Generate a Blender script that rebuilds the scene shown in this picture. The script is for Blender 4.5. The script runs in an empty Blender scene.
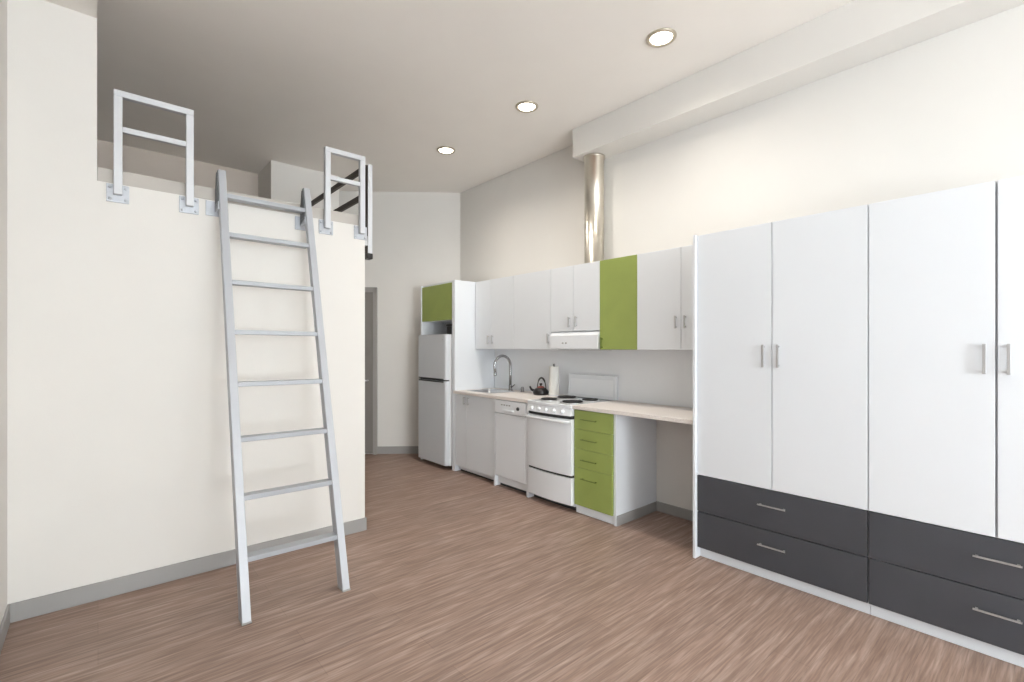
import bpy, bmesh, math
from mathutils import Vector, Matrix
C = bpy.context.scene.collection
PI = math.pi
WORLD = {}          # object name -> world location of its origin

# ------------------------------------------------------------------ materials
def principled(name, col, rough=.5, metal=0., spec=.5, bump=None, var=0.0, vscale=3.0, coat=0.):
    m = bpy.data.materials.new(name); m.use_nodes = True
    nt = m.node_tree; b = nt.nodes['Principled BSDF']
    b.inputs['Roughness'].default_value = rough
    b.inputs['Metallic'].default_value = metal
    b.inputs['Specular IOR Level'].default_value = spec
    b.inputs['Coat Weight'].default_value = coat
    tc = nt.nodes.new('ShaderNodeTexCoord')
    nz = nt.nodes.new('ShaderNodeTexNoise'); nz.inputs['Scale'].default_value = vscale
    nz.inputs['Detail'].default_value = 4
    nt.links.new(tc.outputs['Object'], nz.inputs['Vector'])
    rp = nt.nodes.new('ShaderNodeValToRGB')
    rp.color_ramp.elements[0].position = .3; rp.color_ramp.elements[1].position = .7
    rp.color_ramp.elements[0].color = tuple(c*(1-var) for c in col)+(1,)
    rp.color_ramp.elements[1].color = tuple(min(1, c*(1+var)) for c in col)+(1,)
    nt.links.new(nz.outputs['Fac'], rp.inputs['Fac'])
    nt.links.new(rp.outputs['Color'], b.inputs['Base Color'])
    if bump:
        n2 = nt.nodes.new('ShaderNodeTexNoise'); n2.inputs['Scale'].default_value = bump[0]
        nt.links.new(tc.outputs['Object'], n2.inputs['Vector'])
        bp = nt.nodes.new('ShaderNodeBump'); bp.inputs['Strength'].default_value = bump[1]
        bp.inputs['Distance'].default_value = .002
        nt.links.new(n2.outputs['Fac'], bp.inputs['Height'])
        nt.links.new(bp.outputs['Normal'], b.inputs['Normal'])
    return m

def emis(name, col, strength):
    m = bpy.data.materials.new(name); m.use_nodes = True
    nt = m.node_tree; b = nt.nodes['Principled BSDF']
    b.inputs['Base Color'].default_value = (*col, 1)
    b.inputs['Emission Color'].default_value = (*col, 1)
    b.inputs['Emission Strength'].default_value = strength
    return m

def floor_material():
    m = bpy.data.materials.new('vinyl_wood_floor'); m.use_nodes = True
    nt = m.node_tree; L = nt.links.new; b = nt.nodes['Principled BSDF']
    tc = nt.nodes.new('ShaderNodeTexCoord')
    def noise(sx, sy, detail, dist=0.):
        mp = nt.nodes.new('ShaderNodeMapping'); mp.inputs['Scale'].default_value = (sx, sy, 1)
        n = nt.nodes.new('ShaderNodeTexNoise'); n.inputs['Scale'].default_value = 1
        n.inputs['Detail'].default_value = detail; n.inputs['Distortion'].default_value = dist
        L(tc.outputs['Object'], mp.inputs['Vector']); L(mp.outputs['Vector'], n.inputs['Vector'])
        return n
    def ramp(src, stops):
        r = nt.nodes.new('ShaderNodeValToRGB'); e = r.color_ramp.elements
        while len(e) < len(stops): e.new(.5)
        for k, (p, c) in enumerate(stops): e[k].position = p; e[k].color = (*c, 1)
        L(src, r.inputs['Fac']); return r
    grain = noise(2.4, 42, 6, .8)
    base = ramp(grain.outputs['Fac'], [(.30, FLOOR_D), (.5, FLOOR_M), (.70, FLOOR_L)])
    fine = noise(6, 120, 3)
    fr = ramp(fine.outputs['Fac'], [(.38, (.80,.80,.80)), (.66, (1.20,1.20,1.20))])
    mx = nt.nodes.new('ShaderNodeMix'); mx.data_type = 'RGBA'; mx.blend_type = 'MULTIPLY'
    mx.inputs['Factor'].default_value = .75
    L(base.outputs['Color'], mx.inputs['A']); L(fr.outputs['Color'], mx.inputs['B'])
    # planks running along X
    br = nt.nodes.new('ShaderNodeTexBrick')
    br.inputs['Scale'].default_value = 1; br.inputs['Brick Width'].default_value = 1.22
    br.inputs['Row Height'].default_value = .152; br.inputs['Mortar Size'].default_value = .0012
    br.inputs['Color1'].default_value = (.93,.93,.93,1); br.inputs['Color2'].default_value = (1.06,1.05,1.04,1)
    br.inputs['Mortar'].default_value = (.72,.7,.68,1); br.offset = .37
    L(tc.outputs['Object'], br.inputs['Vector'])
    m2 = nt.nodes.new('ShaderNodeMix'); m2.data_type = 'RGBA'; m2.blend_type = 'MULTIPLY'
    m2.inputs['Factor'].default_value = .8
    L(mx.outputs['Result'], m2.inputs['A']); L(br.outputs['Color'], m2.inputs['B'])
    L(m2.outputs['Result'], b.inputs['Base Color'])
    b.inputs['Roughness'].default_value = .46
    b.inputs['Specular IOR Level'].default_value = .35
    bp = nt.nodes.new('ShaderNodeBump'); bp.inputs['Strength'].default_value = .15; bp.inputs['Distance'].default_value = .001
    L(fine.outputs['Fac'], bp.inputs['Height']); L(bp.outputs['Normal'], b.inputs['Normal'])
    return m

FLOOR_D = (.245,.162,.126); FLOOR_M = (.305,.208,.166); FLOOR_L = (.43,.315,.260)
M = dict(
    floor=floor_material(),
    wall=principled('warm_white_wall_paint', (.755,.733,.70), .85, bump=(90,.12), var=.01),
    loftwall=principled('cream_loft_wall_paint', (.785,.760,.722), .85, bump=(90,.12), var=.01),
    ceil=principled('ceiling_paint', (.91,.875,.83), .9, bump=(60,.1), var=.01),
    plate=principled('grey_steel_plate', (.50,.52,.56), .4, .25, var=.04, vscale=30),
    deck=principled('brown_loft_bounce', (.25,.165,.105), .95, bump=(200,.5), var=.1, vscale=40),  # unseen deck made brown to darken and tint the light bounced in the loft
    taupe=principled('taupe_wall_paint', (.70,.615,.545), .85, bump=(90,.12), var=.01),
    kerb=principled('kerb_grey_beige_paint', (.52,.485,.445), .7, var=.02),
    base=principled('grey_vinyl_baseboard', (.335,.325,.315), .55, var=.03),
    white=principled('white_laminate', (.795,.822,.858), .38, var=.006),
    whitebody=principled('white_cabinet_carcass', (.80,.82,.85), .45, var=.006),
    enamel=principled('white_enamel', (.86,.885,.92), .22, var=.006, coat=.3),
    green=principled('lime_green_laminate', (.315,.385,.10), .42, var=.05, vscale=6),
    greenhandle=principled('dark_green_handle', (.15,.205,.035), .45),
    char=principled('charcoal_laminate', (.058,.061,.071), .42, var=.06, vscale=5),
    steel=principled('brushed_steel', (.60,.60,.61), .3, 1.0, var=.03, vscale=40),
    chrome=principled('chrome', (.36,.36,.37), .15, 1.0),
    handle=principled('satin_handle', (.56,.56,.57), .38, .8),
    duct=principled('galvanised_duct_metal', (.70,.66,.58), .30, 1.0, var=.02, vscale=8),
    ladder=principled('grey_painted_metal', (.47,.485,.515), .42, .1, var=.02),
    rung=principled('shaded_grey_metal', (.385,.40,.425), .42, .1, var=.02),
    hook=principled('dark_grey_steel', (.17,.18,.19), .45, .3),
    rail=principled('pale_grey_painted_metal', (.64,.655,.68), .42, .1, var=.02),
    shaderail=principled('shade_darkened_metal', (.045,.036,.03), .5),  # side guard metal with the shade on its faces put into the colour
    fridge=principled('fridge_light_grey', (.66,.685,.72), .35, var=.01),
    fridgeside=principled('fridge_white_side', (.80,.80,.81), .35),
    counter=principled('beige_speckled_worktop', (.83,.77,.73), .42, var=.10, vscale=160),
    black=principled('black_enamel', (.012,.011,.012), .3, var=.1),
    coil=principled('black_burner_coil', (.012,.012,.013), .5),
    gap=principled('dark_gasket_and_shadow', (.035,.035,.038), .6),  # also colours the strips that paint shadow at the floor
    kick=principled('grey_kick_strip', (.33,.32,.31), .6),
    paper=principled('white_paper_towel', (.83,.82,.78), .95, bump=(50,.5), var=.02),
    splash=principled('white_splashback_panel', (.88,.90,.93), .35, var=.006),
    door=principled('grey_brown_door', (.22,.20,.185), .55, var=.04),
    frame=principled('grey_door_frame', (.34,.32,.30), .5),
    lamp=emis('downlight_glow', (1.0,.93,.80), 14.),
    brass=principled('brushed_nickel_ring', (.58,.52,.43), .3, .9),
    glass=principled('window_glass', (.9,.95,.96), .05),
    red=principled('dull_red_plastic', (.30,.07,.055), .4),
)
g = M['glass'].node_tree.nodes['Principled BSDF']; g.inputs['Transmission Weight'].default_value = 1; g.inputs['IOR'].default_value = 1.02

# ------------------------------------------------------------------ mesh helpers
def nb(): return bmesh.new()
def merge(bm, src):
    me = bpy.data.meshes.new('tmp'); src.to_mesh(me); src.free(); bm.from_mesh(me); bpy.data.meshes.remove(me)
def box(bm, x0, x1, y0, y1, z0, z1, bev=0., seg=2):
    t = bmesh.new()
    bmesh.ops.create_cube(t, size=1)
    for v in t.verts:
        v.co = Vector(((x0+x1)/2+v.co.x*(x1-x0), (y0+y1)/2+v.co.y*(y1-y0), (z0+z1)/2+v.co.z*(z1-z0)))
    if bev: bmesh.ops.bevel(t, geom=t.edges[:], offset=bev, segments=seg, profile=.5, affect='EDGES')
    merge(bm, t); return bm
def prism(bm, pts, z0, z1, bev=0.):
    t = bmesh.new()
    a = [t.verts.new((x, y, z0)) for x, y in pts]; b = [t.verts.new((x, y, z1)) for x, y in pts]
    n = len(pts)
    t.faces.new(a[::-1]); t.faces.new(b)
    for i in range(n): t.faces.new((a[i], a[(i+1) % n], b[(i+1) % n], b[i]))
    bmesh.ops.recalc_face_normals(t, faces=t.faces[:])
    if bev: bmesh.ops.bevel(t, geom=t.edges[:], offset=bev, segments=2, profile=.5, affect='EDGES')
    merge(bm, t); return bm
def prism_xz(bm, pts, y0, y1, bev=0.):
    t = bmesh.new()
    a = [t.verts.new((x, y0, z)) for x, z in pts]; b = [t.verts.new((x, y1, z)) for x, z in pts]
    n = len(pts)
    t.faces.new(a[::-1]); t.faces.new(b)
    for i in range(n): t.faces.new((a[i], a[(i+1) % n], b[(i+1) % n], b[i]))
    bmesh.ops.recalc_face_normals(t, faces=t.faces[:])
    if bev: bmesh.ops.bevel(t, geom=t.edges[:], offset=bev, segments=2, profile=.5, affect='EDGES')
    merge(bm, t); return bm
def prism_yz(bm, pts, x0, x1, bev=0.):
    t = bmesh.new()
    a = [t.verts.new((x0, y, z)) for y, z in pts]; b = [t.verts.new((x1, y, z)) for y, z in pts]
    n = len(pts)
    t.faces.new(a[::-1]); t.faces.new(b)
    for i in range(n): t.faces.new((a[i], a[(i+1) % n], b[(i+1) % n], b[i]))
    bmesh.ops.recalc_face_normals(t, faces=t.faces[:])
    if bev: bmesh.ops.bevel(t, geom=t.edges[:], offset=bev, segments=2, profile=.5, affect='EDGES')
    merge(bm, t); return bm
def sweep(bm, pts, r, seg=12, closed=False, sx=1., sy=1.):
    """tube along a polyline; r may be a number or a list"""
    t = bmesh.new(); P = [Vector(p) for p in pts]; n = len(P); rings = []
    up = None
    for i, p in enumerate(P):
        if closed: d = P[(i+1) % n]-P[i-1]
        else: d = P[min(i+1, n-1)]-P[max(i-1, 0)]
        d.normalize()
        if up is None:
            up = Vector((0,0,1)) if abs(d.z) < .9 else Vector((0,1,0))
        u = (up-d*up.dot(d)).normalized(); v = d.cross(u); up = u
        rr = r[i] if isinstance(r, (list, tuple)) else r
        rings.append([t.verts.new(p+u*rr*sy*math.cos(2*PI*k/seg)+v*rr*sx*math.sin(2*PI*k/seg)) for k in range(seg)])
    m = n if closed else n-1
    for i in range(m):
        a, b = rings[i], rings[(i+1) % n]
        for k in range(seg): t.faces.new((a[k], a[(k+1) % seg], b[(k+1) % seg], b[k]))
    if not closed: t.faces.new(rings[0][::-1]); t.faces.new(rings[-1])
    bmesh.ops.recalc_face_normals(t, faces=t.faces[:])
    for f in t.faces: f.smooth = True
    merge(bm, t); return bm
def lathe(bm, prof, cx, cy, cz=0., seg=32, axis='z'):
    """revolve (r, h) pairs; closed at r=0 ends"""
    t = bmesh.new(); rings = []
    for r, h in prof:
        if r < 1e-6: rings.append([t.verts.new((0, 0, h))])
        else: rings.append([t.verts.new((r*math.cos(2*PI*k/seg), r*math.sin(2*PI*k/seg), h)) for k in range(seg)])
    for a, b in zip(rings, rings[1:]):
        if len(a) == 1 and len(b) == 1: continue
        for k in range(seg):
            k2 = (k+1) % seg
            if len(a) == 1: t.faces.new((a[0], b[k], b[k2]))
            elif len(b) == 1: t.faces.new((a[k], a[k2], b[0]))
            else: t.faces.new((a[k], a[k2], b[k2], b[k]))
    bmesh.ops.recalc_face_normals(t, faces=t.faces[:])
    for f in t.faces: f.smooth = True
    mt = Matrix.Translation((cx, cy, cz))
    if axis == '-x': mt = mt @ Matrix.Rotation(-PI/2, 4, 'Y')
    if axis == '-y': mt = mt @ Matrix.Rotation(PI/2, 4, 'X')
    bmesh.ops.transform(t, matrix=mt, verts=t.verts[:])
    merge(bm, t); return bm

# ------------------------------------------------------------------ object helpers
def wl(o): return WORLD[o.name]
def obj(name, bm, mat, parent=None, label=None, origin=None, smooth_angle=True):
    xs = [v.co.copy() for v in bm.verts]
    lo = Vector((min(v.x for v in xs), min(v.y for v in xs), min(v.z for v in xs)))
    hi = Vector((max(v.x for v in xs), max(v.y for v in xs), max(v.z for v in xs)))
    o3 = Vector(origin) if origin is not None else Vector(((lo.x+hi.x)/2, (lo.y+hi.y)/2, lo.z if parent is None else (lo.z+hi.z)/2))
    for v in bm.verts: v.co -= o3
    me = bpy.data.meshes.new(name); bm.to_mesh(me); bm.free()
    me.materials.append(mat)
    o = bpy.data.objects.new(name, me); C.objects.link(o)
    if parent is not None:
        o.parent = parent; o.location = o3-wl(parent)
    else: o.location = o3
    WORLD[o.name] = o3
    if label: o['label'] = label
    return o
def tag(o, label, cat, group=None):
    o['label'] = label; o['category'] = cat
    if group: o['group'] = group
    return o
def thing(name, label, cat, loc, group=None):
    o = bpy.data.objects.new(name, None); C.objects.link(o); o.empty_display_size = .1
    o.location = loc; WORLD[o.name] = Vector(loc)
    return tag(o, label, cat, group)
def struct(name, bm, mat, label=None, origin=(0,0,0)):
    o = obj(name, bm, mat, origin=origin); o['kind'] = 'structure'
    if label: o['label'] = label
    return o

# ------------------------------------------------------------------ the room
XL, XR = -.36, 3.75          # left wall face, right wall face
YN = -5.2                    # wall behind the camera
ZC = 3.56                    # ceiling
YLF, ZL = 3.635, 2.405       # loft front face, loft deck height
P0 = Vector((3.75, 5.42)); PD = Vector((-.9, .71)).normalized()    # angled back wall
def aw(s, off=0.):           # point on the angled wall, s along it, off into the room
    n = Vector((-PD.y, -PD.x)); n = Vector((-.71, -.9)).normalized()
    q = P0+PD*s+n*off; return (q.x, q.y)

struct('floor', box(nb(), XL-.2, XR+.2, YN-.2, 7.6, -.12, 0), M['floor'])
struct('ceiling', box(nb(), XL-.2, XR+.2, YN-.2, 7.6, ZC, ZC+.12), M['ceil'])
struct('wall_right', box(nb(), XR, XR+.15, YN-.15, 5.60, 0, ZC), M['wall'])
LEN = (2.25-3.75)/PD.x
struct('wall_back', prism(nb(), [aw(-.12), aw(LEN+.2), aw(LEN+.2, -.15), aw(-.12, -.15)], 0, ZC), M['wall'])
bm = nb(); LW0, LW1 = -3.9, -.9
box(bm, XL-.15, XL, YN-.15, LW0, 0, ZC); box(bm, XL-.15, XL, LW1, 6.60, 0, ZC)
box(bm, XL-.15, XL, LW0, LW1, 0, .45); box(bm, XL-.15, XL, LW0, LW1, 3.15, ZC)
struct('wall_left', bm, M['wall'])
# loft: front wall with the pier left of the opening, side wall, deck
bm = nb()
prism_xz(bm, [(XL,0),(1.60,0),(1.60,ZL),(-.004,ZL),(-.004,ZC),(XL,ZC)], YLF, YLF+.12)
box(bm, 1.48, 1.60, YLF+.12, 5.87, 0, ZL)
struct('wall_loft', bm, M['loftwall'])
struct('floor_loft', box(nb(), XL, 1.48, YLF+.12, 6.44, ZL-.25, ZL-.02), M['deck'])
bm = nb(); box(bm, XL, 1.478, 6.44, 6.60, ZL-.3, ZC)
struct('wall_loft_back', bm, M['taupe'])
bm = nb(); prism(bm, [(1.478,5.87),(2.25,5.87),(2.25,6.605),(2.2,6.66),(1.478,6.66)], 0, ZC)
struct('wall_hall', bm, M['wall'])
# kerb board on top of the loft wall
struct('trim_1', box(nb(), -.004, 1.60, YLF+.004, YLF+.10, ZL, ZL+.082, .004), M['kerb'], 'grey beige kerb board along the loft edge')
# dropped soffit on the left, beam casing on the right
struct('trim_2', box(nb(), XL, -.004, YN, YLF, 3.335, ZC), M['ceil'], 'dropped soffit beside the left wall')
struct('trim_3', box(nb(), 3.48, XR, YN, 3.13, 3.285, ZC, .004), M['wall'], 'boxed beam along the top of the right wall')
# splashback between worktop and wall cabinets
struct('trim_4', box(nb(), XR-.012, XR, 1.70, 4.655, .943, 1.44), M['splash'], 'white splashback panel behind the worktop')
# baseboards
def bb(name, bm): return struct(name, bm, M['base'])
bm = nb(); box(bm, XL, 1.612, YLF-.012, YLF, 0, .10, .003); box(bm, 1.60, 1.612, YLF, 5.87, 0, .10, .003)
bb('baseboard_loft', bm)
bb('baseboard_left', box(nb(), XL, XL+.012, YN, YLF-.012, 0, .10, .003))
bb('baseboard_right', box(nb(), XR-.012, XR, 1.71, 2.376, 0, .086, .003))
bb('baseboard_back', prism(nb(), [aw(.02), aw(1.12), aw(1.12,.012), aw(.02,.012)], 0, .10))
bb('baseboard_hall', box(nb(), 1.612, 2.25, 5.858, 5.87, 0, .10, .003))
# door at the end of the hall, set on the angled wall
def bar_on_wall(bm, s0, s1, z0, z1, o0, o1): return prism(bm, [aw(s0,o0), aw(s1,o0), aw(s1,o1), aw(s0,o1)], z0, z1)
bm = nb(); bar_on_wall(bm, 1.17, 1.83, .012, 2.19, .004, .035)
dr = struct('door_1', bm, M['door'], origin=(aw(1.5)[0], aw(1.5)[1], 0))
bm = nb()
bar_on_wall(bm, 1.12, 1.17, 0, 2.25, .002, .05); bar_on_wall(bm, 1.83, 1.88, 0, 2.25, .002, .05); bar_on_wall(bm, 1.12, 1.88, 2.19, 2.255, .002, .05)
obj('door_frame', bm, M['frame'], dr)
bm = nb(); a = aw(1.24,.035); b = aw(1.24,.085); c = aw(1.34,.085)
sweep(bm, [(a[0],a[1],1.0),(b[0],b[1],1.0),(c[0],c[1],1.0)], .009)
obj('door_handle', bm, M['steel'], dr)

# wall behind the camera with two big windows
WIN = [(-.15, 1.55), (1.80, 3.50)]; WZ0, WZ1 = .45, 3.15
bm = nb()
xs = [XL-.15, WIN[0][0], WIN[0][1], WIN[1][0], WIN[1][1], XR+.15]
for i in (0, 2, 4): box(bm, xs[i], xs[i+1], YN-.15, YN, 0, ZC)
for a, b in WIN:
    box(bm, a, b, YN-.15, YN, 0, WZ0); box(bm, a, b, YN-.15, YN, WZ1, ZC)
struct('wall_near', bm, M['wall'])
bb('baseboard_near', box(nb(), XL, XR, YN, YN+.012, 0, .10, .003))
for i, (a, b) in enumerate(WIN):
    bm = nb(); f = .05
    box(bm, a, a+f, YN-.10, YN-.03, WZ0, WZ1, .004); box(bm, b-f, b, YN-.10, YN-.03, WZ0, WZ1, .004)
    box(bm, a+f, b-f, YN-.10, YN-.03, WZ0, WZ0+f, .004); box(bm, a+f, b-f, YN-.10, YN-.03, WZ1-f, WZ1, .004)
    box(bm, (a+b)/2-.02, (a+b)/2+.02, YN-.09, YN-.04, WZ0+f, WZ1-f, .003)
    w = struct('window_%d' % (i+1), bm, M['enamel'], origin=((a+b)/2, YN, WZ0))
    obj('pane', box(nb(), a+f, b-f, YN-.068, YN-.062, WZ0+f, WZ1-f), M['glass'], w)

bm = nb(); f = .05
for y in (LW0, (LW0+LW1)/2-f/2, LW1-f): box(bm, XL-.10, XL-.03, y, y+f, .45, 3.15, .004)
for a, b in ((LW0+f, (LW0+LW1)/2-f/2), ((LW0+LW1)/2+f/2, LW1-f)):
    for z in (.45, 3.10): box(bm, XL-.10, XL-.03, a, b, z, z+f, .004)
w = struct('window_3', bm, M['enamel'], origin=(XL, (LW0+LW1)/2, .45))  # unseen side window, added to light the kitchen fronts and right wall
obj('pane', box(nb(), XL-.068, XL-.062, LW0+f, LW1-f, .50, 3.10), M['glass'], w)

# ------------------------------------------------------------------ small builders
def bar_handle_v(bm, x, y, z0, z1, w=.013, off=.026):
    """vertical flat bar pull on a front that faces -X at x"""
    box(bm, x-off, x-off+.008, y-w/2, y+w/2, z0, z1, .0012)
    for z in (z0+.012, z1-.012): box(bm, x-off+.007, x+.0004, y-w/2+.002, y+w/2-.002, z-.005, z+.005)
    return bm
def bar_handle_h(bm, x, y0, y1, z, w=.008, off=.028):
    box(bm, x-off, x-off+.008, y0, y1, z-w/2, z+w/2, .0012)
    for y in (y0+.012, y1-.012): box(bm, x-off+.007, x+.0004, y-.005, y+.005, z-w/2+.002, z+w/2-.002)
    return bm
G = .0018   # half of the gap between fronts

# ------------------------------------------------------------------ wardrobes
def wardrobe(y1, y0, label, seam_gap, side_left):
    XF = 3.12
    t = thing('wardrobe', label, 'wardrobe', ((XF+XR)/2, (y0+y1)/2, 0), None)
    z0, z1, zs = .073, 2.215, .572
    bm = nb()                                               # carcass: sides, back, shelf, top, bottom
    yl = y1-.002; yr = y0+.002
    x0 = XF+.024
    box(bm, x0, XR-.002, yr, yr+.018, z0, z1); box(bm, x0, XR-.002, yl-.018, yl, z0, z1)
    box(bm, XR-.012, XR-.002, yr+.018, yl-.018, z0, z1)
    for z in (z0, zs-.009, z1-.018): box(bm, x0, XR-.012, yr+.018, yl-.018, z, z+.018)
    box(bm, x0, XR-.012, (y0+y1)/2-.009, (y0+y1)/2+.009, zs+.009, z1-.018)
    obj('carcass', bm, M['whitebody'], t)
    if side_left:
        obj('side_panel', box(nb(), 3.098, XR-.002, y1, y1+.020, 0, z1+.004, .002), M['white'], t)
    obj('plinth', box(nb(), 3.165, 3.185, y0+.0002, y1-.0002, 0, z0-.002, .002), M['white'], t)
    ym = (y0+y1)/2
    for k, (a, b) in enumerate(((ym+seam_gap, y1-.002), (y0+.002, ym-seam_gap))):
        d = obj('door', box(nb(), XF, XF+.02, a, b, zs+.003, z1, .0015), M['white'], t)
        hy = a+(.044 if side_left else .034) if k == 0 else b-.036
        obj('handle', bar_handle_v(nb(), XF, hy, 1.325, 1.465), M['handle'], d, 'satin metal bar handle')
    zm = .3215
    for a, b, hz in ((zm+.0025, zs-.003, .474), (z0+.003, zm-.0025, .226)):
        d = obj('drawer', box(nb(), XF, XF+.02, y0+.002, y1-.002, a, b, .0015), M['char'], t, 'charcoal drawer front')
        obj('handle', bar_handle_h(nb(), XF, ym-.003-.08, ym-.003+.08, hz), M['handle'], d, 'satin metal bar handle')
    return t
wardrobe(1.662, .6945, 'tall white wardrobe with two charcoal drawers, standing at the end of the desk worktop', .0025, True)
wardrobe(.6935, -.274, 'tall white wardrobe with two charcoal drawers, cut by the right edge of the photo', .0045, False)

# ------------------------------------------------------------------ fridge and its surround
XB = 3.15                               # plane of the base fronts
t = thing('fridge_surround', 'tall white surround panel and overhead box with green flap above the fridge', 'cabinet', (3.45, 5.05, 0))
obj('side_panel', box(nb(), 3.150, XR-.002, 4.665, 4.725, 0, 2.235, .002), M['white'], t)
obj('end_panel', prism(nb(), [(3.155,5.436),(3.69,5.436),(3.67,5.454),(3.155,5.454)], 0, 2.235), M['white'], t)
bm = nb(); box(bm, 3.185, XR-.05, 4.726, 5.4355, 1.775, 1.793); box(bm, 3.185, XR-.05, 4.726, 5.4355, 2.217, 2.235); box(bm, 3.66, 3.70, 4.726, 5.4355, 1.60, 2.235)
obj('overhead_box', bm, M['whitebody'], t)
obj('flap_door', box(nb(), 3.163, 3.183, 4.735, 5.432, 1.775, 2.213, .0015), M['green'], t, 'green flap door')

t = thing('fridge', 'light grey two-door fridge under the green flap, at the far end of the kitchen', 'fridge', (3.42, 5.07, 0))
bm = nb(); box(bm, 3.135, 3.64, 4.748, 5.393, .045, 1.600, .006)
obj('body', bm, M['fridgeside'], t, 'white fridge side')
def rounded_door(z0, z1):
    y0, y1 = 4.746, 5.395; pts = []
    n = 10; r = .03
    pts.append((3.133, y0)); 
    for k in range(n+1):
        a = PI/2*k/n; pts.append((3.075+r-r*math.sin(a), y0+r-r*math.cos(a)))
    for k in range(n+1):
        a = PI/2*k/n; pts.append((3.075+r-r*math.cos(a), y1-r+r*math.sin(a)))
    pts.append((3.133, y1))
    return prism(nb(), pts, z0, z1)
d = obj('freezer_door', rounded_door(1.062, 1.600), M['fridge'], t)
obj('badge', box(nb(), 3.0725, 3.0752, 4.80, 4.825, 1.53, 1.545, .0006), M['steel'], d)
obj('handle', box(nb(), 3.068, 3.085, 4.79, 5.355, 1.062, 1.075, .003), M['gap'], d, 'dark recessed grip')
d = obj('fridge_door', rounded_door(.055, 1.046), M['fridge'], t)
obj('handle', box(nb(), 3.068, 3.085, 4.79, 5.355, 1.030, 1.044, .003), M['gap'], d, 'dark recessed grip')
obj('gasket', box(nb(), 3.11, 3.134, 4.755, 5.385, 1.046, 1.062), M['gap'], t)
for y in (4.79, 5.35):
    for x in (3.22, 3.60): obj('foot', lathe(nb(), [(0,0),(.018,0),(.018,.01),(.010,.014),(.010,.05),(0,.05)], x, y, 0, 16), M['black'], t)

t = thing('storage_box', 'small dark box standing on top of the fridge under the green flap', 'box', (3.34, 4.85, 1.601))
obj('body', box(nb(), 3.22, 3.46, 4.745, 4.945, 1.601, 1.700, .006), M['black'], t)
obj('lid', box(nb(), 3.214, 3.466, 4.739, 4.951, 1.702, 1.728, .006), M['gap'], t, 'dark grey lid')

# ------------------------------------------------------------------ wall cabinets
XU = 3.44
def wall_cabinet(y0, y1, z0, label, doors, mat='white', hz=None, hm='handle', group=None, z1=2.232):
    t = thing('wall_cabinet', label, 'cabinet', ((XU+XR)/2, (y0+y1)/2, z0), group)
    bm = nb(); a, b = y0+.0008, y1-.0008; x0 = XU+.021
    box(bm, x0, XR-.013, a, a+.016, z0, z1); box(bm, x0, XR-.013, b-.016, b, z0, z1)
    box(bm, x0, XR-.013, a+.016, b-.016, z0, z0+.016); box(bm, x0, XR-.013, a+.016, b-.016, z1-.016, z1)
    box(bm, XR-.025, XR-.013, a+.016, b-.016, z0+.016, z1-.016)
    box(bm, x0, XR-.03, a+.016, b-.016, (z0+z1)/2-.008, (z0+z1)/2+.008)
    obj('carcass', bm, M['whitebody'], t)
    for (d0, d1, hy) in doors:
        d = obj('door', box(nb(), XU, XU+.019, d0+G, d1-G, z0+.002, z1-.001, .0015), M[mat], t, 'green door' if mat == 'green' else None)
        if hy is not None: obj('handle', bar_handle_v(nb(), XU, hy, hz-.05, hz+.05), M[hm], d, 'satin metal bar handle' if hm == 'handle' else 'dark green bar handle')
    return t
wall_cabinet(3.96, 4.655, 1.425, 'white two-door wall cabinet above the sink, beside the fridge panel', [(4.355, 4.655, 4.395), (3.96, 4.355, 4.315)], hz=1.535)
wall_cabinet(3.385, 3.96, 1.425, 'white single-door wall cabinet between the sink cabinet and the range hood', [(3.385, 3.96, 3.415)], hz=1.535)
wall_cabinet(2.765, 3.385, 1.600, 'short white two-door wall cabinet above the range hood, carrying the duct', [(3.085, 3.385, 3.13), (2.765, 3.085, 3.04)], hz=1.69)
wall_cabinet(2.368, 2.765, 1.425, 'green-fronted wall cabinet between the range hood and the white end cabinet', [(2.368, 2.765, 2.735)], 'green', hz=1.485, hm='greenhandle')
wall_cabinet(1.70, 2.368, 1.425, 'white wall cabinet above the desk, next to the tall wardrobe', [(1.965, 2.368, 2.005), (1.70, 1.965, 1.925)], hz=1.645)

# range hood
t = thing('range_hood', 'white slim range hood under the short wall cabinet, over the stove', 'range hood', (3.58, 3.095, 1.425))
bm = nb(); prism_xz(bm, [(3.420,1.435),(3.420,1.560),(3.455,1.597),(XR-.013,1.597),(XR-.013,1.425),(3.445,1.425)], 2.770, 3.378, .003)
obj('hood_body', bm, M['enamel'], t)
obj('filter', box(nb(), 3.48, 3.70, 2.83, 3.32, 1.419, 1.4245, .002), M['steel'], t)
bm = nb()
for y in (3.15, 3.19): box(bm, 3.4125, 3.4205, y, y+.02, 1.482, 1.494, .001)
obj('switch', bm, M['kick'], t)
# duct
bm = nb(); cx, cy, r = 3.625, 2.98, .094
lathe(bm, [(0,2.234),(r+.012,2.234),(r+.012,2.248),(r,2.252),(r,3.262),(r+.010,3.264),(r+.010,3.284),(0,3.284)], cx, cy, 0, 48)
tag(obj('exhaust_duct', bm, M['duct']), 'shiny round metal exhaust duct rising from the cabinet top to the boxed beam', 'duct')

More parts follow.
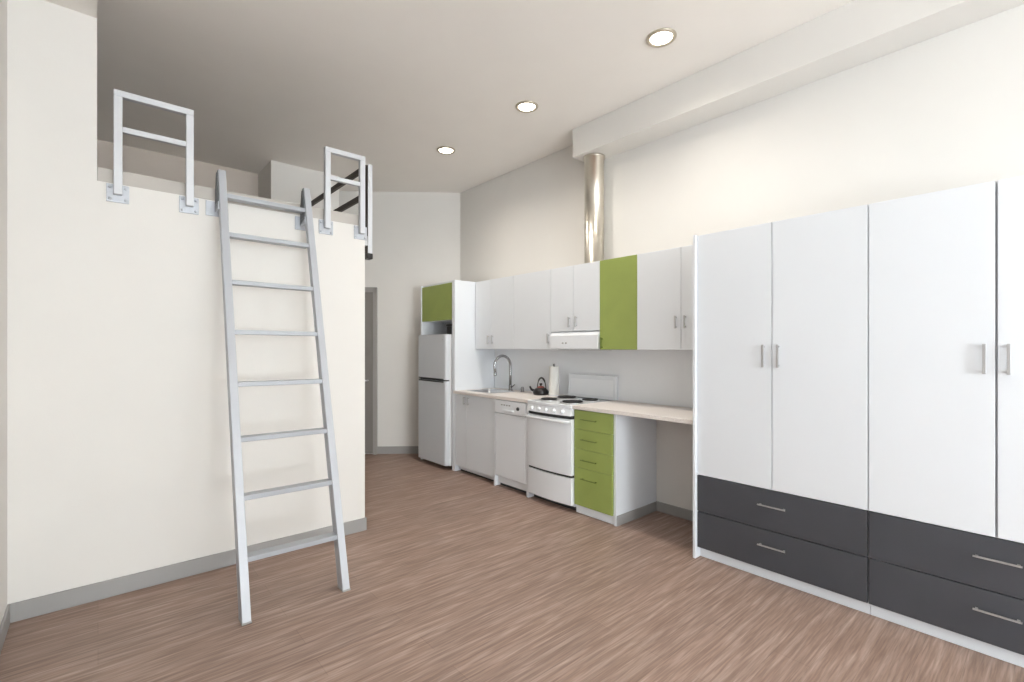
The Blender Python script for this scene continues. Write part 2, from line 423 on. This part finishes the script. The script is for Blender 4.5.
# ------------------------------------------------------------------ base run
def base_fronts(): pass
t = thing('sink_cabinet', 'white two-door base cabinet under the sink', 'cabinet', (3.45, 4.30, 0))
bm = nb(); x0 = XB+.021
box(bm, x0, XR-.002, 3.925, 3.941, .10, .908); box(bm, x0, XR-.002, 4.643, 4.659, .10, .908)
box(bm, x0, XR-.002, 3.941, 4.643, .10, .116); box(bm, XR-.014, XR-.002, 3.941, 4.643, .116, .908)
box(bm, x0, x0+.02, 3.941, 4.643, .888, .908)
obj('carcass', bm, M['whitebody'], t)
obj('shadow_strip', box(nb(), 3.226, 3.238, 3.93, 4.655, .001, .05, .001), M['gap'], t, 'dark strip standing for the shadow at the floor')  # dark strip paints the shadow under the cabinet
obj('plinth', box(nb(), 3.205, 3.223, 3.925, 4.659, .026, .098, .001), M['white'], t)
for d0, d1, hy in ((4.43, 4.658, 4.462), (3.926, 4.43, 4.385)):
    d = obj('door', box(nb(), XB, XB+.019, d0+G, d1-G, .082, .904, .0015), M['white'], t)
    obj('handle', bar_handle_v(nb(), XB, hy, .797, .887), M['handle'], d, 'satin metal bar handle')

tag(obj('filler_panel', box(nb(), 3.14, XR-.002, 3.905, 3.924, 0, .910, .001), M['white']), 'white upright panel between the sink cabinet and the dishwasher', 'panel')

t = thing('dishwasher', 'slim white dishwasher between the sink cabinet and the stove', 'dishwasher', (3.45, 3.67, 0))
obj('body', box(nb(), 3.176, XR-.03, 3.417, 3.902, .10, .906, .003), M['whitebody'], t)
d = obj('door', box(nb(), 3.138, 3.175, 3.419, 3.900, .115, .765, .006), M['enamel'], t)
obj('inset_panel', box(nb(), 3.1355, 3.139, 3.445, 3.874, .145, .735, .001), M['enamel'], d)
cp = obj('control_panel', box(nb(), 3.130, 3.175, 3.419, 3.900, .770, .904, .006), M['enamel'], t)
for y in (3.78, 3.74, 3.70, 3.66): obj('button', box(nb(), 3.1265, 3.131, y-.011, y+.011, .853, .865, .001), M['kick'], cp, 'dark grey button')
obj('dial', lathe(nb(), [(0,.014),(.014,.014),(.017,.010),(.018,0)], 3.1305, 3.53, .838, 24, '-x'), M['gap'], cp, 'dark dial')
obj('latch', box(nb(), 3.122, 3.131, 3.60, 3.75, .795, .815, .003), M['enamel'], cp)
obj('kick_plate', box(nb(), 3.18, 3.20, 3.419, 3.900, .034, .098, .002), M['enamel'], t)
obj('shadow_strip', box(nb(), 3.21, 3.222, 3.419, 3.900, .001, .05, .001), M['gap'], t, 'dark strip standing for the shadow at the floor')  # dark strip in place of the shadow below the dishwasher
tag(obj('filler_panel', box(nb(), 3.135, XR-.002, 3.384, 3.414, 0, .910, .002), M['white']), 'white upright panel between the dishwasher and the stove', 'panel')

# stove
def bow(x, y0, y1, bulge, xb, z0, z1, n=14, bev=.004):
    pts = [(xb, y0)]
    for k in range(n+1):
        u = k/n; pts.append((x-bulge*math.sin(PI*u)**.8 if 0 < k < n else x, y0+(y1-y0)*u))
    pts.append((xb, y1))
    return prism(nb(), pts, z0, z1, bev)
SY0, SY1 = 2.820, 3.380
t = thing('stove', 'white electric stove with black coil burners', 'stove', (3.43, (SY0+SY1)/2, 0))
obj('body', box(nb(), 3.165, 3.736, SY0, SY1, .045, .911, .003), M['enamel'], t)
# cooktop with raised rim
bm = bow(3.118, SY0-.001, SY1+.001, .018, 3.736, .912, .940)
ct = obj('cooktop', bm, M['enamel'], t)
def burner(cx, cy, R):
    bm = nb(); lathe(bm, [(R+.016,.9405),(R+.018,.945),(R+.012,.947),(R+.004,.942),(0,.9405)], cx, cy, 0, 36)
    pan = obj('drip_pan', bm, M['steel'], ct, 'steel drip pan')
    pts = []; turns = 4; n = 24*turns
    for k in range(n+1):
        a = 2*PI*k/24; rr = .016+(R-.016)*k/n; pts.append((cx+rr*math.cos(a), cy+rr*math.sin(a), .952))
    obj('burner_coil', sweep(nb(), pts, .0065, 8), M['coil'], pan, 'black coil')
for bx, by, R in ((3.29, 3.265, .075), (3.29, 2.965, .095), (3.54, 3.265, .095), (3.54, 2.965, .075)): burner(bx, by, R)
# control strip sloping at the front
bm = nb(); n = 14; tb = bmesh.new(); rows = []
prof = [(0.,.911),(.004,.911),(-.016,.846),(.04,.846),(.04,.911)]
for k in range(n+1):
    u = k/n; bl = .018*(math.sin(PI*u)**.8 if 0 < k < n else 0)
    rows.append([tb.verts.new((3.122-bl+px, SY0+(SY1-SY0)*u, pz)) for px, pz in prof[1:]])
for a, b in zip(rows, rows[1:]):
    for k in range(4): tb.faces.new((a[k], a[(k+1) % 4], b[(k+1) % 4], b[k]))
tb.faces.new(rows[0]); tb.faces.new(rows[-1]); bmesh.ops.recalc_face_normals(tb, faces=tb.faces[:]); merge(bm, tb)
cs = obj('control_strip', bm, M['enamel'], t)
for k in range(5):
    y = SY1-.085-.0975*k; u = (y-SY0)/(SY1-SY0); x = 3.113-.018*math.sin(PI*u)**.8
    kb = nb(); lathe(kb, [(0,.020),(.013,.020),(.015,.017),(.018,.004),(.020,0)], x, y, .879, 24, '-x'); box(kb, x-.024, x-.015, y-.003, y+.003, .867, .891, .001)
    obj('knob', kb, M['enamel'], cs)
# oven door, handle, drawer
obj('vent_gap', bow(3.135, SY0+.004, SY1-.004, .014, 3.164, .818, .845, bev=0), M['gap'], t, 'dark gap below the control strip')
d = obj('oven_door', bow(3.120, SY0+.001, SY1-.001, .022, 3.163, .322, .816), M['enamel'], t)
pts = []
for k in range(17):
    u = k/16; y = SY0+.012+(SY1-SY0-.024)*u; pts.append((3.082-.024*math.sin(PI*u)**.8, y, .795))
pts = [(3.119, pts[0][1], .795)]+pts+[(3.119, pts[-1][1], .795)]
obj('handle', sweep(nb(), pts, .011, 12, sx=1.0, sy=1.2), M['enamel'], d)
obj('drawer_gap', bow(3.135, SY0+.004, SY1-.004, .014, 3.164, .302, .321, bev=0), M['gap'], t, 'dark gap above the drawer')
obj('storage_drawer', bow(3.122, SY0+.001, SY1-.001, .020, 3.163, .062, .300), M['enamel'], t)
# back guard
bm = nb(); prism_xz(bm, [(3.690,.9445),(3.697,1.160),(3.704,1.173),(3.736,1.173),(3.736,.9445)], 2.778, SY1-.001, .004)
bg = obj('back_guard', bm, M['enamel'], t)
bm = nb(); prism_xz(bm, [(3.6905,.975),(3.6955,1.13),(3.698,1.13),(3.693,.975)], 2.808, SY1-.03, .0006)
obj('trim_line', bm, M['splash'], bg)
obj('shadow_strip', box(nb(), 3.20, 3.215, SY0+.004, SY1-.004, .001, .044, .001), M['gap'], t, 'dark strip standing for the shadow at the floor')  # shadow line under the stove, made as a dark strip
for y in (SY0+.04, SY1-.04):
    for x in (3.25, 3.66): obj('foot', lathe(nb(), [(0,0),(.018,0),(.018,.01),(.010,.014),(.010,.05),(0,.05)], x, y, 0, 16), M['black'], t)

# green drawer unit
DY0, DY1 = 2.402, 2.812
t = thing('drawer_unit', 'white base unit with four lime green drawers, beside the stove', 'drawers', (3.45, (DY0+DY1)/2, 0))
bm = nb(); box(bm, XB+.021, XR-.002, DY1-.018, DY1, .075, .908); box(bm, XB+.021, XR-.002, DY0+.0005, DY1-.018, .075, .091)
box(bm, XB+.021, XR-.002, DY0+.0005, DY1-.018, .892, .908); box(bm, XR-.014, XR-.002, DY0+.0005, DY1-.018, .091, .892)
obj('carcass', bm, M['whitebody'], t)
sp = obj('side_panel', box(nb(), XB+.018, XR-.002, 2.378, 2.402, 0, .909, .001), M['white'], t)
obj('kick_strip', box(nb(), XB+.022, XR-.014, 2.370, 2.378, 0, .082, .001), M['kick'], sp, 'grey kick strip')
obj('plinth', box(nb(), 3.175, 3.193, DY0+.001, DY1-.001, .004, .073, .001), M['white'], t)
zz = [.904, .738, .568, .406, .078]
for k in range(4):
    d = obj('drawer', box(nb(), XB, XB+.019, DY0+.003, DY1-.001, zz[k+1]+.0015, zz[k]-.0015, .0015), M['green'], t, 'lime green drawer front')
    hz = [.828, .655, .480, .318][k]
    obj('handle', bar_handle_h(nb(), XB, 2.555, 2.725, hz), M['greenhandle'], d, 'dark green bar handle')

# worktops
bm = nb()
# main worktop with the sink cut-out
SX0, SX1, SYa, SYb = 3.26, 3.585, 4.12, 4.56
box(bm, 3.128, SX0, 3.384, 4.663, .911, .942); box(bm, SX1, XR-.013, 3.384, 4.663, .911, .942)
box(bm, SX0, SX1, 3.384, SYa, .911, .942); box(bm, SX0, SX1, SYb, 4.663, .911, .942)
bmesh.ops.remove_doubles(bm, verts=bm.verts[:], dist=1e-5)
tag(obj('worktop', bm, M['counter']), 'beige worktop with the inset sink, left of the stove', 'worktop')
tag(obj('worktop', box(nb(), 3.128, XR-.013, 1.700, 2.816, .911, .942, .002), M['counter']), 'beige worktop over the green drawers, spanning the open desk space', 'worktop')

# sink
t = thing('sink', 'stainless steel inset sink in the worktop below the gooseneck tap', 'sink', ((SX0+SX1)/2, (SYa+SYb)/2, 0.7720))
def bowl(bm):
    tb = bmesh.new(); rings = []
    cx, cy = (SX0+SX1)/2, (SYa+SYb)/2; hx, hy = (SX1-SX0)/2, (SYb-SYa)/2
    def rr(ix, z, rad):
        out = []; ax, ay = hx-ix, hy-ix
        for q, (sx, sy) in enumerate(((1,1),(-1,1),(-1,-1),(1,-1))):
            for k in range(6):
                a = q*PI/2+PI/2*k/5; out.append(tb.verts.new((cx+sx*(ax-rad)+rad*math.cos(a), cy+sy*(ay-rad)+rad*math.sin(a), z)))
        return out
    for ix, z, rad in ((-.018,0.9425,.03),(-.016,0.9455,.03),(.002,0.9455,.03),(.008,0.9400,.03),(.012,0.8220,.04),(.03,0.7980,.05),(.10,0.7930,.05)): rings.append(rr(ix, z, rad))
    for a, b in zip(rings, rings[1:]):
        m = len(a)
        for k in range(m): tb.faces.new((a[k], a[(k+1) % m], b[(k+1) % m], b[k]))
    tb.faces.new(rings[-1]); bmesh.ops.recalc_face_normals(tb, faces=tb.faces[:])
    for f in tb.faces: f.smooth = True
    merge(bm, tb); return bm
obj('basin', bowl(nb()), M['steel'], t)
obj('drain', lathe(nb(), [(0,0.7970),(.030,0.7970),(.040,0.7990),(.042,0.7940)], (SX0+SX1)/2, (SYa+SYb)/2, 0, 24), M['chrome'], t)
# tap
fx, fy = 3.645, 4.245
t = thing('gooseneck_tap', 'chrome gooseneck tap arching over the sink', 'tap', (fx, fy, 0.9420))
obj('base', lathe(nb(), [(0,0.9425),(.028,0.9425),(.028,0.9500),(.021,0.9560),(.019,1.0070),(.0145,1.0140),(0,1.0140)], fx, fy, 0, 24), M['chrome'], t)
pts = [(fx, fy, 1.0120), (fx, fy, 1.1220), (fx, fy, 1.2050)]
R = .105
for k in range(1, 15):
    a = PI*1.08*k/14; pts.append((fx-R+R*math.cos(a), fy+.035*(1-math.cos(a))/2, 1.2300+R*math.sin(a)*1.12))
pts.append((pts[-1][0]+.006, pts[-1][1], pts[-1][2]-.05))
obj('spout', sweep(nb(), pts, [.0155]*(len(pts)-2)+[.016,.016], 14), M['chrome'], t)
lx, ly, lz = pts[-1]
obj('nozzle', lathe(nb(), [(0,lz-.03),(.017,lz-.03),(.019,lz-.02),(.018,lz+.012),(0,lz+.012)], lx, ly, 0, 20), M['chrome'], t)
obj('lever', sweep(nb(), [(fx, fy-.018, 0.9870), (fx, fy-.04, 0.9920), (fx-.01, fy-.085, 1.0170)], [.010,.0075,.006], 10), M['chrome'], t)
# air gap cap
ob = obj('air_gap_cap', lathe(nb(), [(0,0.9425),(.022,0.9425),(.022,0.9470),(.017,0.9520),(.017,0.9870),(.013,0.9970),(0,0.9990)], 3.645, 4.035, 0, 24), M['chrome'])
tag(ob, 'small chrome air gap cap on the worktop right of the tap', 'cap')

# kettle
kx, ky = 3.565, 3.655
t = thing('kettle', 'small black kettle on the worktop beside the paper towel roll', 'kettle', (kx, ky, 0.9420))
obj('body', lathe(nb(), [(0,0.9425),(.070,0.9425),(.080,0.9480),(.084,0.9670),(.078,0.9880),(.060,1.0070),(.040,1.0170),(0,1.0190)], kx, ky, 0, 32), M['black'], t)
l = obj('lid', lathe(nb(), [(.040,1.0185),(.038,1.0260),(.022,1.0340),(0,1.0360)], kx, ky, 0, 24), M['red'], t, 'dull red lid')
obj('knob', lathe(nb(), [(0,1.0350),(.008,1.0350),(.010,1.0440),(.017,1.0540),(.014,1.0640),(0,1.0670)], kx, ky, 0, 20), M['black'], l, 'black knob')
pts = []
for k in range(15):
    a = PI*k/14; pts.append((kx+.01, ky+.066*math.cos(a), 0.9970+.125*math.sin(a)))
obj('handle', sweep(nb(), pts, [.005]*4+[.009]*7+[.005]*4, 10), M['black'], t)
obj('spout', sweep(nb(), [(kx-.03, ky+.06, 0.9770), (kx-.045, ky+.10, 0.9970), (kx-.05, ky+.118, 1.0270)], [.018,.013,.010], 12), M['black'], t)

# paper towel
px_, py_ = 3.58, 3.475
t = thing('paper_towel_holder', 'white paper towel roll standing on the worktop left of the stove', 'paper towel', (px_, py_, 0.9420))
obj('base', lathe(nb(), [(0,0.9425),(.056,0.9425),(.056,0.9500),(.050,0.9530),(0,0.9530)], px_, py_, 0, 32), M['enamel'], t)
obj('rod', lathe(nb(), [(0,0.9530),(.007,0.9530),(.007,1.2570),(.012,1.2620),(.012,1.2720),(0,1.2770)], px_, py_, 0, 16), M['chrome'], t, 'chrome rod')
obj('paper_roll', lathe(nb(), [(.018,0.9540),(.051,0.9540),(.0525,0.9580),(.0525,1.2440),(.051,1.2480),(.018,1.2480),(.018,0.9540)], px_, py_, 0, 36), M['paper'], t)

# ------------------------------------------------------------------ loft ladder
K = .75/2.5; Y0 = 2.800
def lad(z): return Y0+K*z
t = thing('loft_ladder', 'grey metal ladder leaning from the floor up to the loft edge', 'ladder', (.855, Y0, 0))
th = math.atan(K); w = .078/math.cos(th)            # rail depth measured along Y
for xa in (.566, 1.096):
    bm = nb(); z0, z1 = .012, 2.595
    prism_yz(bm, [(lad(.008)-.004, .008), (lad(.008)-.004+w, .008), (lad(z1)-.004+w*.55, z1), (lad(z1)-.004, z1)], xa, xa+.044, .003)
    rl = obj('rail', bm, M['ladder'], t)
    obj('foot_pad', box(nb(), xa-.002, xa+.046, lad(0)-.007, lad(0)+w-.001, 0, .010, .002), M['kick'], rl, 'dark rubber foot pad')
rise = .3105
for k in range(1, 9):
    z = rise*k if k < 8 else 2.437; yc = lad(z)+.034
    dep = .070
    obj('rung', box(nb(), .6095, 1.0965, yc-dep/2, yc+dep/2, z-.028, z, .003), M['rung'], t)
for xc in (.588, 1.118):
    bm = nb()
    pl = xc-.035 if xc < .8 else xc-.018
    box(bm, pl-.045, pl+.045, YLF-.008, YLF-.0005, 2.30, 2.395, .002)
    box(bm, xc-.030, xc-.0225, lad(2.36)+.01, YLF-.007, 2.325, 2.375, .001)
    obj('bracket', bm, M['plate'], t, 'steel wall bracket')
    xa = xc-.022
    obj('hook', prism_yz(nb(), [(lad(2.36)+.015, 2.36), (YLF-.012, 2.33), (YLF-.012, 2.47), (lad(2.57)+.030, 2.575), (lad(2.57)+.005, 2.575)], xa-.008, xa-.0006, .001), M['hook'], t, 'dark steel hook plate')

t.rotation_euler = (0, .0075, 0)

# ------------------------------------------------------------------ loft guard rails
def guard(x0, x1, label):
    s = .020; yc = YLF-.032
    t = thing('loft_guard_rail', label, 'guard rail', ((x0+x1)/2, yc, 2.30), 'guard rails on the loft front')
    for x in (x0, x1):
        p = obj('post', box(nb(), x-s, x+s, yc-s, yc+s, 2.335, 2.902, .003), M['rail'], t)
        bm = nb(); box(bm, x-.052, x+.052, YLF-.011, YLF-.0005, 2.295, 2.398, .002)
        for dx in (-.036, .036):
            for dz in (2.312, 2.380): lathe(bm, [(0,.006),(.007,.006),(.009,.002),(.009,0)], x+dx, YLF-.011, dz, 12, '-y')
        obj('mounting_plate', bm, M['plate'], p, 'steel mounting plate')
    obj('top_rail', box(nb(), x0-s, x1+s, yc-s, yc+s, 2.902, 2.938, .003), M['rail'], t)
    obj('middle_rail', box(nb(), x0+s, x1-s, yc-.016, yc+.016, 2.700, 2.732, .003), M['rail'], t)
    return t
guard(.088, .436, 'grey metal guard rail on the loft edge left of the ladder')
guard(1.293, 1.562, 'grey metal guard rail on the loft edge right of the ladder')
# side guard along the loft's right edge
t = thing('loft_side_rail', 'guard with shade-darkened rails along the far right edge of the loft, behind the front rails', 'guard rail', (1.66, 4.6, 2.2))
for y in (3.775, 5.30):
    p = obj('post', box(nb(), 1.672, 1.703, y-.026, y+.034, 2.22, 2.944, .002), M['shaderail'], t, 'post coloured dark for its shaded side')  # dark colour stands for shade on the side of the post
    obj('lit_front_strip', box(nb(), 1.675, 1.712, y-.034, y-.0265, 2.22, 2.95, .001), M['rail'], p, 'pale grey strip for the lit front of the post')  # pale strip paints the lit front face
    obj('foot_cap', box(nb(), 1.668, 1.716, y-.037, y+.033, 2.175, 2.22, .004), M['black'], p, 'black end cap')
    obj('standoff', box(nb(), 1.601, 1.673, y-.03, y+.03, 2.28, 2.36, .002), M['steel'], p)
for z in (2.925, 2.695): obj('rail', box(nb(), 1.674, 1.704, 3.810, 5.273, z, z+.042, .003), M['shaderail'], t, 'rail coloured dark for its shaded side')

# ------------------------------------------------------------------ ceiling downlights
LP = [(2.905, 1.805, 'nearest of the row, at the top of the photo'), (2.845, 3.093, 'middle of the row'), (2.82, 4.344, 'farthest of the row, near the back wall')]
for x, y, pos in LP:
    t = thing('ceiling_downlight', 'round recessed ceiling light, '+pos, 'ceiling light', (x, y, ZC), 'recessed ceiling lights')
    obj('ring', lathe(nb(), [(.072,ZC-.0005),(.100,ZC-.0005),(.100,ZC-.006),(.094,ZC-.012),(.078,ZC-.012),(.072,ZC-.004),(.072,ZC-.0005)], x, y, 0, 40), M['brass'], t, 'brushed metal ring')
    obj('lamp', lathe(nb(), [(0,ZC-.011),(.030,ZC-.011),(.070,ZC-.006),(.0715,ZC-.001),(0,ZC-.001)], x, y, 0, 40), M['lamp'], t, 'glowing lamp face')

# ------------------------------------------------------------------ light
def area(name, loc, rot, sx, sy, power, col=(1,1,1)):
    l = bpy.data.lights.new(name, 'AREA'); l.shape = 'RECTANGLE'; l.size = sx; l.size_y = sy; l.energy = power; l.color = col
    o = bpy.data.objects.new(name, l); o.location = loc; o.rotation_euler = rot; C.objects.link(o); return o
for i, (a, b) in enumerate(WIN):
    area('daylight', ((a+b)/2, YN-.02, (WZ0+WZ1)/2), (PI/2+.52, 0, 0), b-a-.1, WZ1-WZ0-.1, (300, 105)[i], (.925,.972,1.0))
area('added_side_fill', (XL+.01, (LW0+LW1)/2, 1.8), (PI/2-.02, 0, -PI/2), LW1-LW0-.2, 2.6, 44, (.925,.972,1.0))  # fill light added at the made-up side window to brighten the kitchen
for x, y, _ in LP:
    l = bpy.data.lights.new('downlight_beam', 'SPOT'); l.energy = 50; l.spot_size = 2.7; l.spot_blend = 1.0; l.shadow_soft_size = .06; l.color = (1,.94,.85)
    o = bpy.data.objects.new('downlight_beam', l); o.location = (x, y, ZC-.03); C.objects.link(o)
w = bpy.data.worlds.new('sky'); bpy.context.scene.world = w; w.use_nodes = True
w.node_tree.nodes['Background'].inputs['Color'].default_value = (.8,.9,1,1)
w.node_tree.nodes['Background'].inputs['Strength'].default_value = 1.0

# ------------------------------------------------------------------ camera
cam = bpy.data.cameras.new('camera'); co = bpy.data.objects.new('camera', cam); C.objects.link(co)
cam.sensor_fit = 'HORIZONTAL'; cam.sensor_width = 36; cam.lens = 479/1024*36
cam.shift_y = 6/1024; cam.clip_start = .02
co.location = (0, 0, 1.45); co.rotation_euler = (PI/2, 0, -math.atan(414/479))
S = bpy.context.scene; S.camera = co
S.view_settings.view_transform = 'Standard'; S.view_settings.look = 'None'
S.view_settings.exposure = 0.17; S.view_settings.gamma = 1; S.view_settings.use_curve_mapping = False
